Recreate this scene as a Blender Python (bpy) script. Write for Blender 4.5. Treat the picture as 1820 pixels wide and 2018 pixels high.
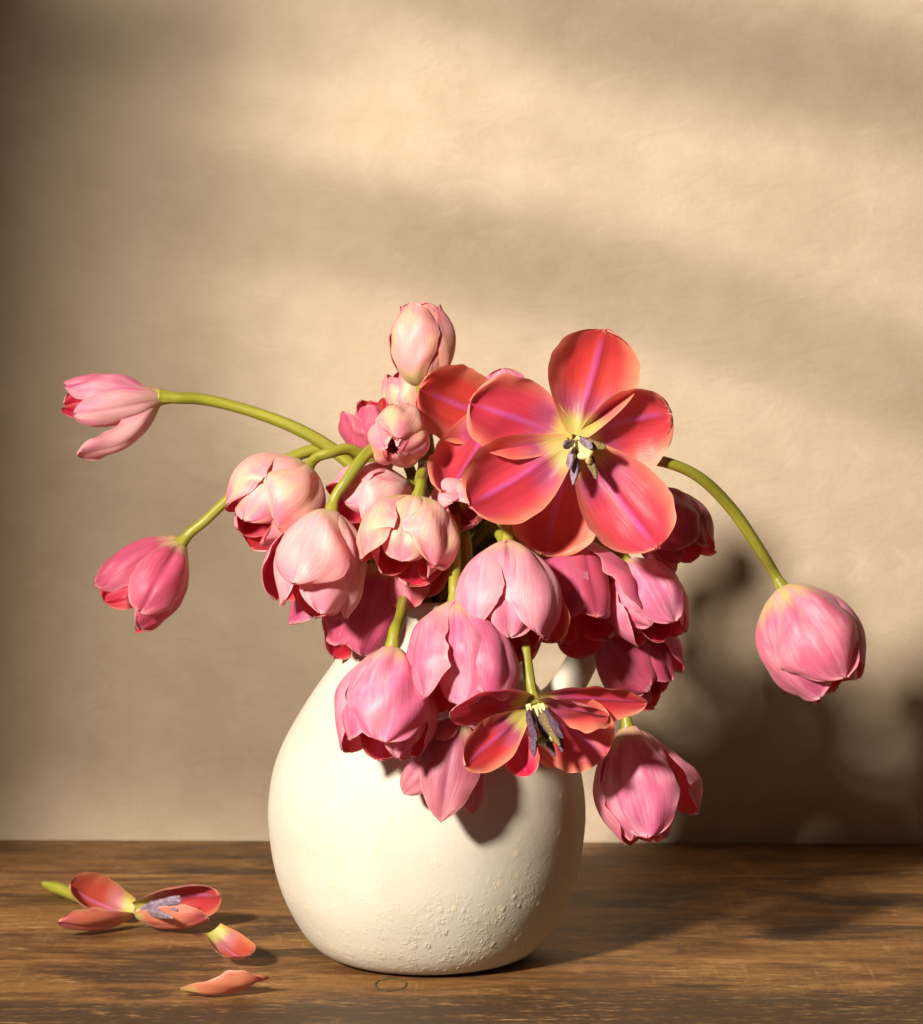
import bpy, math, random
import numpy as np
from mathutils import Vector

# ------------------------------------------------------------------ clear
for o in list(bpy.data.objects): bpy.data.objects.remove(o)
scene = bpy.context.scene
COL = scene.collection
random.seed(4); rng = np.random.default_rng(11)

# ------------------------------------------------------------------ camera
# the vase stands at the origin, table top at z = 0, wall about 0.43 m behind
S0 = 0.00036                       # metres per reference pixel (1820 x 2018 grid) at the vase axis
D = 1.9; F = D / S0
PITCH = math.radians(4.0)
CAM = np.array([0.0234, -D, 0.4526])
FW = np.array([0, math.cos(PITCH), -math.sin(PITCH)])
UP = np.array([0, math.sin(PITCH), math.cos(PITCH)])
RT = np.array([1.0, 0, 0])
cd = bpy.data.cameras.new('camera'); cam = bpy.data.objects.new('camera', cd); COL.objects.link(cam)
cam.location = CAM; cam.rotation_euler = (math.pi / 2 - PITCH, 0, 0)
cd.sensor_fit = 'VERTICAL'; cd.sensor_height = 24; cd.sensor_width = 24
cd.lens = 24 * F / 2018
cd.clip_start = 0.05; cd.clip_end = 50
cd.dof.use_dof = True; cd.dof.focus_distance = 1.80; cd.dof.aperture_fstop = 7.0
scene.camera = cam

# ------------------------------------------------------------------ world and lamp
w = bpy.data.worlds.new('World'); scene.world = w; w.use_nodes = True
bg = w.node_tree.nodes['Background']
bg.inputs['Color'].default_value = (1.0, 0.80, 0.58, 1); bg.inputs['Strength'].default_value = 0.042
AZ = math.radians(31.5); EL = math.radians(23)
LDIR = np.array([-math.sin(AZ) * math.cos(EL), -math.cos(AZ) * math.cos(EL), math.sin(EL)])
LAMP = np.array([0.03, 0.1, 0.30]) + LDIR * 3.2
ld = bpy.data.lights.new('key_lamp', 'SPOT'); lamp = bpy.data.objects.new('key_lamp', ld); COL.objects.link(lamp)
lamp.location = LAMP
lamp.rotation_euler = Vector(-LDIR).to_track_quat('-Z', 'Y').to_euler()
ld.energy = 1000; ld.color = (1.0, 0.905, 0.785); ld.shadow_soft_size = 0.15
ld.spot_size = math.radians(40); ld.spot_blend = 0.5

vs = scene.view_settings
vs.view_transform = 'Standard'; vs.look = 'None'; vs.exposure = 0; vs.gamma = 1; vs.use_curve_mapping = False

# ------------------------------------------------------------------ helpers
def ray(px, py):
    d = FW * F + RT * (px - 910) - UP * (py - 1009)
    return d / np.linalg.norm(d)
def P(px, py, dep=0.0):            # point on the plane 'dep' millimetres in front of the vase axis
    d = ray(px, py); t = (-dep / 1000 - CAM[1]) / d[1]
    return CAM + d * t
def TB(px, py, h=0.0):             # point h millimetres above the table
    d = ray(px, py); t = (h / 1000 - CAM[2]) / d[2]
    return CAM + d * t
def SZ(px, dep=0.0): return px * S0 * (D - dep / 1000) / D
def nrm(v):
    v = np.asarray(v, float); return v / (np.linalg.norm(v) + 1e-12)
def sm(a, b, x):
    t = np.clip((np.asarray(x, float) - a) / (b - a), 0, 1); return t * t * (3 - 2 * t)
def catmull(pts, n):
    pts = np.asarray(pts, float); m = len(pts)
    ext = np.vstack([2 * pts[0] - pts[1], pts, 2 * pts[-1] - pts[-2]])
    d = np.sqrt(np.linalg.norm(np.diff(ext, axis=0), axis=1)) + 1e-9
    tk = np.concatenate([[0], np.cumsum(d)])
    out = []
    ts = np.linspace(tk[1], tk[m], n)
    for t in ts:
        i = min(max(np.searchsorted(tk, t) - 1, 1), m - 1)
        p0, p1, p2, p3 = ext[i-1:i+3]; t0, t1, t2, t3 = tk[i-1:i+3]
        a1 = (t1-t)/(t1-t0)*p0 + (t-t0)/(t1-t0)*p1
        a2 = (t2-t)/(t2-t1)*p1 + (t-t1)/(t2-t1)*p2
        a3 = (t3-t)/(t3-t2)*p2 + (t-t2)/(t3-t2)*p3
        b1 = (t2-t)/(t2-t0)*a1 + (t-t0)/(t2-t0)*a2
        b2 = (t3-t)/(t3-t1)*a2 + (t-t1)/(t3-t1)*a3
        out.append((t2-t)/(t2-t1)*b1 + (t-t1)/(t2-t1)*b2)
    return np.array(out)
def link(name, verts, faces, mat, parent=None, uv=None, smooth=True, origin=None):
    me = bpy.data.meshes.new(name)
    v = np.asarray(verts, float)
    if parent is not None: v = v - np.array(parent.location)
    elif origin is not None: v = v - np.asarray(origin)
    me.from_pydata(v.tolist(), [], [list(map(int, f)) for f in faces]); me.update()
    if smooth: me.polygons.foreach_set('use_smooth', [True] * len(me.polygons))
    if uv is not None:
        lay = me.uv_layers.new(name='UVMap')
        idx = np.empty(len(me.loops), dtype=np.int32); me.loops.foreach_get('vertex_index', idx)
        lay.data.foreach_set('uv', np.asarray(uv, np.float32)[idx].ravel())
    if mat: me.materials.append(mat)
    o = bpy.data.objects.new(name, me); COL.objects.link(o)
    if parent is not None: o.parent = parent
    elif origin is not None: o.location = origin
    return o
def empty(name, loc, label=None, cat=None, group=None):
    o = bpy.data.objects.new(name, None); COL.objects.link(o); o.location = loc; o.empty_display_size = .01
    if label: o['label'] = label
    if cat: o['category'] = cat
    if group: o['group'] = group
    return o
def grid_faces(nu, nv, closed=False):
    f = []
    for i in range(nu - 1):
        for j in range(nv if closed else nv - 1):
            j2 = (j + 1) % nv
            f.append((i*nv+j, i*nv+j2, (i+1)*nv+j2, (i+1)*nv+j))
    return f
def tube(name, pts, radii, mat, parent, ns=12, cap=True):
    pts = np.asarray(pts); n = len(pts); radii = np.broadcast_to(radii, (n,)) if np.ndim(radii) < 2 else radii
    tg = np.gradient(pts, axis=0); tg /= np.linalg.norm(tg, axis=1)[:, None] + 1e-12
    a = np.array([0, 1.0, 0]) if abs(tg[0][1]) < .8 else np.array([1.0, 0, 0])
    nn = nrm(np.cross(tg[0], a)); V = []; uv = []
    for i in range(n):
        nn = nrm(nn - tg[i] * np.dot(nn, tg[i])); bb = np.cross(tg[i], nn)
        for k in range(ns):
            th = 2 * math.pi * k / ns
            V.append(pts[i] + radii[i] * (math.cos(th) * nn + math.sin(th) * bb)); uv.append((i / (n-1), k / ns))
    f = grid_faces(n, ns, True)
    if cap:
        f.append(tuple(range(ns))[::-1]); f.append(tuple((n-1)*ns + k for k in range(ns)))
    return link(name, V, f, mat, parent, uv)

# ------------------------------------------------------------------ node helpers
class NT:
    def __init__(s, name):
        s.m = bpy.data.materials.new(name); s.m.use_nodes = True; s.t = s.m.node_tree; s.t.nodes.clear()
        s.out = s.t.nodes.new('ShaderNodeOutputMaterial')
    def n(s, typ, ins=None, **kw):
        nd = s.t.nodes.new(typ)
        for k, v in kw.items(): setattr(nd, k, v)
        for k, v in (ins or {}).items(): s.put(nd.inputs[k], v)
        return nd
    def put(s, inp, v):
        if hasattr(v, 'is_output') or isinstance(v, bpy.types.NodeSocket): s.t.links.new(v, inp)
        else: inp.default_value = v
    def math(s, op, a, b=0.0, c=None):
        nd = s.n('ShaderNodeMath', {0: a, 1: b}, operation=op)
        if c is not None: s.put(nd.inputs[2], c)
        return nd.outputs[0]
    def mix(s, f, a, b, blend='MIX'):
        nd = s.n('ShaderNodeMix', data_type='RGBA', blend_type=blend)
        s.put(nd.inputs[0], f); s.put(nd.inputs[6], a); s.put(nd.inputs[7], b); return nd.outputs[2]
    def ramp(s, f, stops, interp='EASE'):
        nd = s.n('ShaderNodeValToRGB', {'Fac': f}); cr = nd.color_ramp; cr.interpolation = interp
        while len(cr.elements) < len(stops): cr.elements.new(.5)
        for e, (p, c) in zip(cr.elements, stops):
            e.position = p; e.color = c if len(c) == 4 else (*c, 1)
        return nd.outputs['Color']
    def rng(s, v, a, b, lo=0.0, hi=1.0):
        nd = s.n('ShaderNodeMapRange', {'Value': v, 'From Min': a, 'From Max': b, 'To Min': lo, 'To Max': hi}, interpolation_type='SMOOTHSTEP')
        return nd.outputs['Result']
    def noise(s, vec, scale, detail=3, rough=.55, dist=0.0):
        nd = s.n('ShaderNodeTexNoise', {'Vector': vec, 'Scale': scale, 'Detail': detail, 'Roughness': rough, 'Distortion': dist}); return nd.outputs['Fac']
    def scalev(s, vec, sc):
        return s.n('ShaderNodeVectorMath', {0: vec, 1: sc}, operation='MULTIPLY').outputs[0]
def C(*a): return (*a, 1.0)

def petal_mat(name, base, mid, tip, edge, flush, rib, ib, im, it, ie, flush_amt=.5, trans=.32, irib=(0.62, .12, .30)):
    t = NT(name)
    uvn = t.n('ShaderNodeUVMap', uv_map='UVMap'); sep = t.n('ShaderNodeSeparateXYZ', {0: uvn.outputs[0]})
    U, V = sep.outputs[0], sep.outputs[1]
    vv = t.math('MULTIPLY', t.math('ABSOLUTE', t.math('SUBTRACT', V, .5)), 2.0)
    oi = t.n('ShaderNodeObjectInfo'); rnd = oi.outputs['Random']
    r20 = t.math('MULTIPLY', rnd, 37.0)
    # fan veins: long streaks running from claw to tip
    vec = t.n('ShaderNodeCombineXYZ', {0: t.math('MULTIPLY', U, 2.2), 1: t.math('MULTIPLY', V, 26.0), 2: r20}).outputs[0]
    st = t.noise(vec, 1.0, 4, .6, .25)
    vec2 = t.n('ShaderNodeCombineXYZ', {0: t.math('MULTIPLY', U, 5.0), 1: t.math('MULTIPLY', V, 110.0), 2: r20}).outputs[0]
    st2 = t.noise(vec2, 1.0, 2, .5)
    vec3 = t.n('ShaderNodeCombineXYZ', {0: t.math('MULTIPLY', U, 1.7), 1: t.math('MULTIPLY', V, 3.0), 2: r20}).outputs[0]
    bl = t.noise(vec3, 1.3, 3, .6)
    uj = t.math('ADD', U, t.math('MULTIPLY', t.math('SUBTRACT', st, .5), .30)); ujn = t.math('ADD', U, t.math('MULTIPLY', t.math('SUBTRACT', st, .5), .20))
    # outside
    oc = t.ramp(uj, [(0.0, C(*base)), (.06, C(*base)), (.25, C(*mid)), (.66, C(*mid)), (.97, C(*tip))])
    oc = t.mix(t.math('MULTIPLY', t.rng(vv, .45, 1.0), .75), oc, C(*edge))
    oc = t.mix(t.math('MULTIPLY', t.rng(t.math('ADD', bl, t.math('MULTIPLY', st, .35)), .56, .84), flush_amt), oc, C(*flush))
    ribf = t.math('MULTIPLY', t.rng(vv, .10, .0), t.rng(U, .98, .3))
    oc = t.mix(t.math('MULTIPLY', ribf, .5), oc, C(*rib))
    rim = t.math('MULTIPLY', t.math('MAXIMUM', t.rng(vv, .90, 1.0), t.rng(U, .955, 1.0)), .55)
    oc = t.mix(rim, oc, t.mix(.5, C(*edge), C(.95, .70, .62)))
    # inside
    ic = t.ramp(ujn, [(.0, C(*ib)), (.10, C(*ib)), (.25, C(*im)), (.50, C(*it)), (1.0, C(*it))])
    ic = t.mix(t.math('MULTIPLY', t.rng(t.math('ADD', vv, t.math('MULTIPLY', U, .25)), .62, 1.24), .92), ic, C(*ie))
    ic = t.mix(t.math('MULTIPLY', rim, .45), ic, t.mix(.5, C(*ie), C(.95, .62, .50)))
    irf = t.math('MULTIPLY', t.rng(t.math('ADD', vv, t.math('MULTIPLY', st, .10)), .17, .05), t.math('MULTIPLY', t.rng(U, .22, .4), t.rng(U, 1.0, .75)))
    ic = t.mix(t.math('MULTIPLY', irf, .75), ic, C(*irib))
    geo = t.n('ShaderNodeNewGeometry')
    col = t.mix(geo.outputs['Backfacing'], oc, ic)
    val = t.math('ADD', .70, t.math('ADD', t.math('MULTIPLY', st, .38), t.math('ADD', t.math('MULTIPLY', st2, .16), t.math('MULTIPLY', bl, .10))))
    hs = t.n('ShaderNodeHueSaturation', {'Hue': t.math('ADD', .492, t.math('MULTIPLY', rnd, .016)), 'Saturation': t.math('ADD', 1.04, t.math('MULTIPLY', bl, .10)), 'Value': val, 'Color': col})
    col = hs.outputs[0]
    bmp = t.n('ShaderNodeBump', {'Strength': .5, 'Distance': .0006, 'Height': t.math('ADD', st, t.math('MULTIPLY', st2, .6))})
    pb = t.n('ShaderNodeBsdfPrincipled', {'Base Color': col, 'Roughness': t.math('ADD', .36, t.math('MULTIPLY', st, .2)), 'Specular IOR Level': .5, 'Normal': bmp.outputs[0]})
    pb.inputs['Sheen Weight'].default_value = .12; pb.inputs['Sheen Roughness'].default_value = .4
    tcol = t.mix(.55, col, t.mix(.5, C(*it), ic)); tcol = t.n('ShaderNodeGamma', {'Color': tcol, 'Gamma': 1.0}).outputs[0]
    tr = t.n('ShaderNodeBsdfTranslucent', {'Color': tcol, 'Normal': bmp.outputs[0]})
    mx = t.n('ShaderNodeMixShader', {0: trans, 1: pb.outputs[0], 2: tr.outputs[0]})
    t.put(t.out.inputs['Surface'], mx.outputs[0])
    return t.m

M = {}
INS = dict(ib=(.70, .60, .18), im=(.62, .10, .20), it=(.62, .065, .10), ie=(.76, .20, .20))
M['pale'] = petal_mat('pale_peach_petal', (.66, .62, .22), (.93, .50, .48), (.86, .28, .39), (.92, .40, .46), (.93, .68, .36), (.90, .52, .52), **INS, flush_amt=.58, trans=.38)
M['blush'] = petal_mat('blush_pink_petal', (.76, .64, .34), (.93, .50, .53), (.88, .34, .45), (.92, .38, .47), (.95, .64, .58), (.88, .45, .56), **INS, flush_amt=.6, trans=.38)
M['pink'] = petal_mat('pink_petal', (.74, .62, .26), (.80, .23, .37), (.76, .195, .35), (.88, .34, .46), (.92, .48, .55), (.80, .36, .56), **INS, flush_amt=.65, trans=.38)
M['mauve'] = petal_mat('mauve_petal', (.74, .64, .30), (.58, .125, .215), (.50, .095, .18), (.70, .23, .32), (.66, .22, .30), (.52, .12, .26), **INS, flush_amt=.4, trans=.38)
M['coral'] = petal_mat('coral_petal', (.66, .56, .20), (.76, .20, .27), (.76, .15, .22), (.84, .28, .24), (.82, .34, .30), (.74, .22, .44),
                       ib=(.57, .50, .15), im=(.44, .10, .18), it=(.62, .092, .105), ie=(.88, .36, .245), flush_amt=.4, irib=(.64, .15, .40), trans=.38)
M['rose'] = petal_mat('rose_petal', (.74, .62, .30), (.88, .36, .475), (.82, .25, .42), (.90, .37, .49), (.94, .56, .57), (.80, .36, .58), **INS, flush_amt=.6, trans=.38)
M['dusty'] = petal_mat('dusty_shade_petal', (.60, .54, .34), (.42, .13, .18), (.48, .17, .20), (.56, .22, .24), (.52, .22, .25), (.60, .28, .40), **INS, flush_amt=.3)  # dusty pink, darkened to carry the shade of the blooms above

M['coral_halfshade'] = petal_mat('halfshade_coral_petal', (.50, .44, .16), (.52, .18, .11), (.48, .13, .13), (.54, .18, .12), (.52, .25, .15), (.50, .20, .19),  # coral dulled so the half shadow on the table sits in the colour
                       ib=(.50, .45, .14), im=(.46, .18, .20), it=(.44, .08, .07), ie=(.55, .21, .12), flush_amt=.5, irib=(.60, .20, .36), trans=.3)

def stem_mat():
    t = NT('tulip_stem'); uvn = t.n('ShaderNodeUVMap', uv_map='UVMap'); oi = t.n('ShaderNodeObjectInfo')
    tc = t.n('ShaderNodeTexCoord')
    v = t.scalev(uvn.outputs[0], (5, 10, 1)); a = t.noise(t.n('ShaderNodeVectorMath', {0: v, 1: t.n('ShaderNodeCombineXYZ', {2: t.math('MULTIPLY', oi.outputs['Random'], 50)}).outputs[0]}, operation='ADD').outputs[0], 1, 4, .6)
    col = t.ramp(a, [(.22, C(.13, .12, .015)), (.5, C(.24, .235, .022)), (.75, C(.36, .31, .045))])
    f = t.noise(tc.outputs['Object'], 900, 2)
    b = t.n('ShaderNodeBump', {'Strength': .2, 'Distance': .0003, 'Height': f})
    pb = t.n('ShaderNodeBsdfPrincipled', {'Base Color': col, 'Roughness': .42, 'Specular IOR Level': .4, 'Normal': b.outputs[0]})
    pb.inputs['Subsurface Weight'].default_value = .15; pb.inputs['Subsurface Radius'].default_value = (.4, .5, .1); pb.inputs['Subsurface Scale'].default_value = .003
    t.put(t.out.inputs[0], pb.outputs[0]); return t.m
M['stem'] = stem_mat()
def leaf_mat():
    t = NT('tulip_leaf'); uvn = t.n('ShaderNodeUVMap', uv_map='UVMap')
    a = t.noise(t.scalev(uvn.outputs[0], (2, 40, 1)), 1, 3)
    col = t.ramp(a, [(.3, C(.05, .10, .015)), (.7, C(.14, .20, .03))])
    pb = t.n('ShaderNodeBsdfPrincipled', {'Base Color': col, 'Roughness': .45})
    tr = t.n('ShaderNodeBsdfTranslucent', {'Color': (.22, .30, .03, 1)})
    mx = t.n('ShaderNodeMixShader', {0: .3, 1: pb.outputs[0], 2: tr.outputs[0]})
    t.put(t.out.inputs[0], mx.outputs[0]); return t.m
M['leaf'] = leaf_mat()
def simple(name, c1, c2, scale, rough, bump=.3, dist=.0004):
    t = NT(name); tc = t.n('ShaderNodeTexCoord'); a = t.noise(tc.outputs['Object'], scale, 4, .6)
    col = t.ramp(a, [(.3, C(*c1)), (.7, C(*c2))])
    b = t.n('ShaderNodeBump', {'Strength': bump, 'Distance': dist, 'Height': a})
    pb = t.n('ShaderNodeBsdfPrincipled', {'Base Color': col, 'Roughness': rough, 'Normal': b.outputs[0]})
    t.put(t.out.inputs[0], pb.outputs[0]); return t.m
M['anther'] = simple('anther', (.035, .016, .03), (.14, .075, .12), 420, .7, .8, .0008)
M['pollen'] = simple('pollen_anther', (.06, .04, .02), (.26, .19, .06), 900, .8, .8, .0006)
M['pistil'] = simple('pistil', (.58, .50, .17), (.72, .64, .32), 200, .45)
M['lilac'] = simple('lilac_anther', (.13, .09, .13), (.30, .225, .29), 160, .6, .25, .0004)

def wall_mat():
    t = NT('plaster_wall'); tc = t.n('ShaderNodeTexCoord'); v = tc.outputs['Object']
    big = t.noise(v, 3.0, 5, .6); mid = t.noise(v, 22, 5, .65)
    weave = t.noise(t.scalev(v, (60, 60, 420)), 1, 3, .6); fine = t.noise(v, 260, 3, .6)
    col = t.ramp(t.math('ADD', t.math('MULTIPLY', big, .6), t.math('MULTIPLY', mid, .4)), [(.34, C(.445, .350, .246)), (.66, C(.535, .432, .316))])
    col = t.mix(t.math('MULTIPLY', t.rng(fine, .68, .8), .12), col, C(.40, .30, .19))
    scr = t.noise(t.scalev(v, (4, 4, 9)), 3.2, 7, .68, 1.2)
    col = t.mix(t.rng(scr, .56, .74, 0, .25), col, C(.41, .30, .20))
    col = t.mix(t.rng(scr, .44, .30, 0, .22), col, C(.64, .53, .405))
    h = t.math('ADD', t.math('ADD', t.math('MULTIPLY', mid, 1.0), t.math('MULTIPLY', scr, 1.6)), t.math('ADD', t.math('MULTIPLY', weave, .30), t.math('MULTIPLY', fine, .35)))
    b = t.n('ShaderNodeBump', {'Strength': .30, 'Distance': .004, 'Height': h})
    pb = t.n('ShaderNodeBsdfPrincipled', {'Base Color': col, 'Roughness': .85, 'Specular IOR Level': .15, 'Normal': b.outputs[0]})
    t.put(t.out.inputs[0], pb.outputs[0]); return t.m
def wood_mat():
    t = NT('worn_wood'); tc = t.n('ShaderNodeTexCoord'); v = tc.outputs['Object']; oi = t.n('ShaderNodeObjectInfo')
    v = t.n('ShaderNodeVectorMath', {0: v, 1: t.n('ShaderNodeCombineXYZ', {0: t.math('MULTIPLY', oi.outputs['Random'], 13.0), 1: t.math('MULTIPLY', oi.outputs['Random'], 5.0)}).outputs[0]}, operation='ADD').outputs[0]
    grain = t.noise(t.scalev(v, (14, 60, 40)), 1, 6, .65, .4)
    fine = t.noise(t.scalev(v, (75, 190, 60)), 1, 5, .75)
    fine = t.math('ADD', t.math('MULTIPLY', fine, .55), t.math('MULTIPLY', t.noise(t.scalev(v, (16, 130, 30)), 1, 6, .75, .3), .45))
    band = t.noise(t.scalev(v, (2.6, 16, 8)), 1, 5, .6, .6)
    saw = t.noise(t.scalev(v, (260, 14, 9)), 1, 3, .6)
    patch = t.noise(t.scalev(v, (7, 11, 8)), 1, 6, .65, .6)
    f = t.math('ADD', t.math('MULTIPLY', grain, .36), t.math('ADD', t.math('MULTIPLY', band, .34), t.math('MULTIPLY', patch, .30)))
    col = t.ramp(f, [(.34, C(.036, .015, .005)), (.44, C(.115, .050, .014)), (.52, C(.21, .098, .028)), (.64, C(.36, .19, .064))])
    col = t.mix(t.math('MULTIPLY', t.rng(fine, .50, .64), t.rng(patch, .40, .62, .15, .95)), col, C(.46, .27, .105))
    col = t.mix(t.math('MULTIPLY', t.rng(saw, .55, .75), t.rng(patch, .38, .6, 0, .6)), col, C(.38, .22, .08))
    col = t.mix(t.math('MULTIPLY', t.rng(fine, .48, .34), t.rng(patch, .60, .42, .25, .95)), col, C(.045, .022, .009))
    gp = t.noise(t.scalev(v, (7, 30, 10)), 1, 6, .7, .5)
    col = t.mix(t.math('MULTIPLY', t.rng(gp, .62, .70), t.rng(fine, .45, .6, 0, .6)), col, C(.045, .10, .04))
    wp = t.noise(t.scalev(v, (110, 330, 60)), 1, 2, .5)
    col = t.mix(t.rng(wp, .76, .80, 0, .6), col, C(.5, .38, .24))
    dk = t.noise(t.scalev(v, (4, 13, 8)), 1.3, 6, .65, .8)
    col = t.mix(t.rng(dk, .50, .62, 0, .85), col, t.mix(t.rng(fine, .5, .7), C(.040, .020, .010), C(.26, .13, .04)))
    yy = t.n('ShaderNodeSeparateXYZ', {0: tc.outputs['Object']})
    edge = t.math('ADD', yy.outputs[1], t.math('MULTIPLY', t.math('SUBTRACT', dk, .5), .15)); edge = t.math('ADD', edge, t.math('MULTIPLY', yy.outputs[0], -.06))
    worn = t.math('MULTIPLY', t.rng(edge, -.105, -.14), t.rng(fine, .62, .48, .15, .95))
    col = t.mix(worn, col, C(.050, .027, .013))
    col = t.mix(t.math('MULTIPLY', t.rng(edge, -.10, -.15), t.math('MULTIPLY', t.rng(gp, .56, .66), t.rng(fine, .45, .6, 0, .7))), col, C(.045, .085, .035))
    h = t.math('ADD', t.math('MULTIPLY', grain, .8), t.math('ADD', t.math('MULTIPLY', fine, .7), t.math('MULTIPLY', saw, .3)))
    b = t.n('ShaderNodeBump', {'Strength': .5, 'Distance': .0012, 'Height': h})
    pb = t.n('ShaderNodeBsdfPrincipled', {'Base Color': col, 'Roughness': t.math('ADD', .42, t.math('MULTIPLY', grain, .3)), 'Specular IOR Level': .35, 'Normal': b.outputs[0]})
    t.put(t.out.inputs[0], pb.outputs[0]); return t.m
def vase_mat():
    t = NT('cream_ceramic'); tc = t.n('ShaderNodeTexCoord'); v = tc.outputs['Object']
    sep = t.n('ShaderNodeSeparateXYZ', {0: v}); z = sep.outputs[2]
    big = t.noise(v, 14, 4, .6); fine = t.noise(v, 420, 4, .65); mid = t.noise(v, 90, 5, .65)
    vo = t.n('ShaderNodeTexVoronoi', {'Vector': v, 'Scale': 95.0, 'Randomness': 1.0}); dist = vo.outputs['Distance']
    vcol = t.n('ShaderNodeSeparateColor', {0: vo.outputs['Color']}).outputs[0]
    dot = t.math('MULTIPLY', t.rng(dist, .30, .12), t.rng(vcol, .62, .8))
    low = t.math('MULTIPLY', t.rng(t.math('ADD', z, t.math('MULTIPLY', big, .05)), .125, .03), t.rng(sep.outputs[0], -.06, .05, .25, 1.0))
    pit = t.noise(v, 210, 4, .7)
    col = t.ramp(big, [(.3, C(.50, .46, .375)), (.7, C(.56, .52, .435))])
    col = t.mix(t.math('MULTIPLY', dot, .5), col, C(.70, .56, .32))
    rough_area = t.math('MULTIPLY', t.rng(mid, .50, .66), low)
    col = t.mix(t.math('MULTIPLY', rough_area, .35), col, C(.72, .60, .38))
    h = t.math('ADD', t.math('MULTIPLY', fine, .12), t.math('ADD', t.math('MULTIPLY', dot, .10), t.math('ADD', t.math('MULTIPLY', t.math('MULTIPLY', t.rng(pit, .45, .7), t.rng(mid, .44, .60)), t.math('MULTIPLY', low, .9)), t.math('MULTIPLY', big, .8))))
    b = t.n('ShaderNodeBump', {'Strength': .45, 'Distance': .0022, 'Height': h})
    pb = t.n('ShaderNodeBsdfPrincipled', {'Base Color': col, 'Roughness': .75, 'Specular IOR Level': .22, 'Normal': b.outputs[0]})
    t.put(t.out.inputs[0], pb.outputs[0]); return t.m
M['wall'] = wall_mat(); M['wood'] = wood_mat(); M['vase'] = vase_mat()
M['bar'] = simple('dark_blocker_bar', (.02, .018, .015), (.04, .035, .03), 60, .7)
M['knot'] = simple('wood_knot_ring', (.025, .022, .010), (.05, .06, .02), 300, .8)

# ------------------------------------------------------------------ setting
WY = 0.435; WROT = math.radians(-1.3)
def wall_pt(px, py):
    n = np.array([math.sin(-WROT), math.cos(WROT), 0.0]); p0 = np.array([0, WY, 0])
    n = np.array([-math.sin(WROT), math.cos(WROT), 0.0])
    d = ray(px, py); t = np.dot(p0 - CAM, n) / np.dot(d, n); return CAM + d * t
wx, wz0, wz1 = 2.2, -.3, 2.4
wall = link('wall', [(-wx, 0, wz0), (wx, 0, wz0), (wx, 0, wz1), (-wx, 0, wz1), (-wx, .05, wz0), (wx, .05, wz0), (wx, .05, wz1), (-wx, .05, wz1)],
            [(0, 1, 2, 3), (5, 4, 7, 6), (3, 2, 6, 7), (4, 0, 3, 7), (1, 5, 6, 2), (0, 4, 5, 1)], M['wall'], smooth=False)
wall.location = (0, WY, 0); wall.rotation_euler = (0, 0, WROT); wall['kind'] = 'structure'

table = empty('table_top', (0, 0, 0)); table['kind'] = 'structure'
def plank(y0, y1, dz, x0=-1.3, x1=1.3, rot=0.0):
    b = .0018; nseg = 60
    prof = [(y0, -.035), (y0, dz - b), (y0 + b * .4, dz - b * .35), (y0 + b, dz), (y1 - b, dz), (y1 - b * .4, dz - b * .35), (y1, dz - b), (y1, -.035)]
    V = []; xs = np.linspace(x0, x1, nseg)
    for x in xs:
        wob = .0012 * math.sin(x * 7 + y0 * 40) + .0006 * math.sin(x * 23 + y1 * 70)
        for k, (yy, zz) in enumerate(prof):
            V.append((x, yy + (wob if k < 4 else 0), zz))
    f = grid_faces(nseg, len(prof), True)
    f = [q[::-1] for q in f]
    o = link('plank', V, f, M['wood'], table, smooth=False)
    return o
seam = float(TB(1400, 1722)[1]); front = float(TB(1400, 1966)[1])
plank(seam + .006, .47, -.002)
plank(-1.0, seam, 0.0)
# knot ring let into the board
kc = TB(771, 1941); V = []
for k in range(48):
    th = 2 * math.pi * k / 48; wv = 1 + .03 * math.sin(2 * th + 1) + .02 * math.sin(5 * th)
    for j, rr in enumerate((.0097, .0100, .0104 + .0004 * math.sin(4 * th + 2), .0108 + .0004 * math.sin(4 * th + 2))):
        V.append((kc[0] + rr * wv * math.cos(th), kc[1] + rr * wv * 1.75 * math.sin(th), (.0002, .0006, .0006, .0002)[j]))
f = [(k*4+j, ((k+1) % 48)*4+j, ((k+1) % 48)*4+j+1, k*4+j+1) for k in range(48) for j in range(3)]
link('knot_ring', V, f, M['knot'], table)

# unseen bars added off left in the lamp's path to shape soft wall shade
shade = empty('wall_shade_blockers', (-1.0, -.8, .9)); shade['kind'] = 'structure'
def bar(pxpts, halfw, frac, name='shade_blocker_bar'):
    pts = catmull([wall_pt(*p) for p in pxpts], 24)
    pts = pts + (LAMP - pts) * frac
    hw = np.interp(np.linspace(0, 1, 24), np.linspace(0, 1, len(halfw)), halfw) * .00044 * (1 - frac)
    tg = np.gradient(pts, axis=0); V = []
    for i in range(24):
        s_ = nrm(np.cross(nrm(tg[i]), LDIR)); dd = LDIR * .008
        V += [pts[i] - s_ * hw[i] - dd, pts[i] + s_ * hw[i] - dd, pts[i] + s_ * hw[i] + dd, pts[i] - s_ * hw[i] + dd]
    f = grid_faces(24, 4, True); f += [(3, 2, 1, 0), (92, 93, 94, 95)]
    link(name, V, f, M['bar'], shade, smooth=False)
bar([(300, 385), (480, 415), (850, 480), (1250, 575), (1700, 715), (2020, 840)], [8, 30, 38, 29, 25, 27], .27)
bar([(700, -120), (950, -50), (1250, 60), (1550, 105), (1900, 190), (2600, 380)], [40, 50, 54, 48, 38, 38], .30)
bar([(-330, -900), (-130, -200), (-75, 600), (-80, 1300), (-90, 2200)], [190, 205, 160, 140, 140], .36)
bar([(-600, -110), (-100, -90), (300, -70), (760, -110)], [100, 95, 80, 40], .42)
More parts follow.
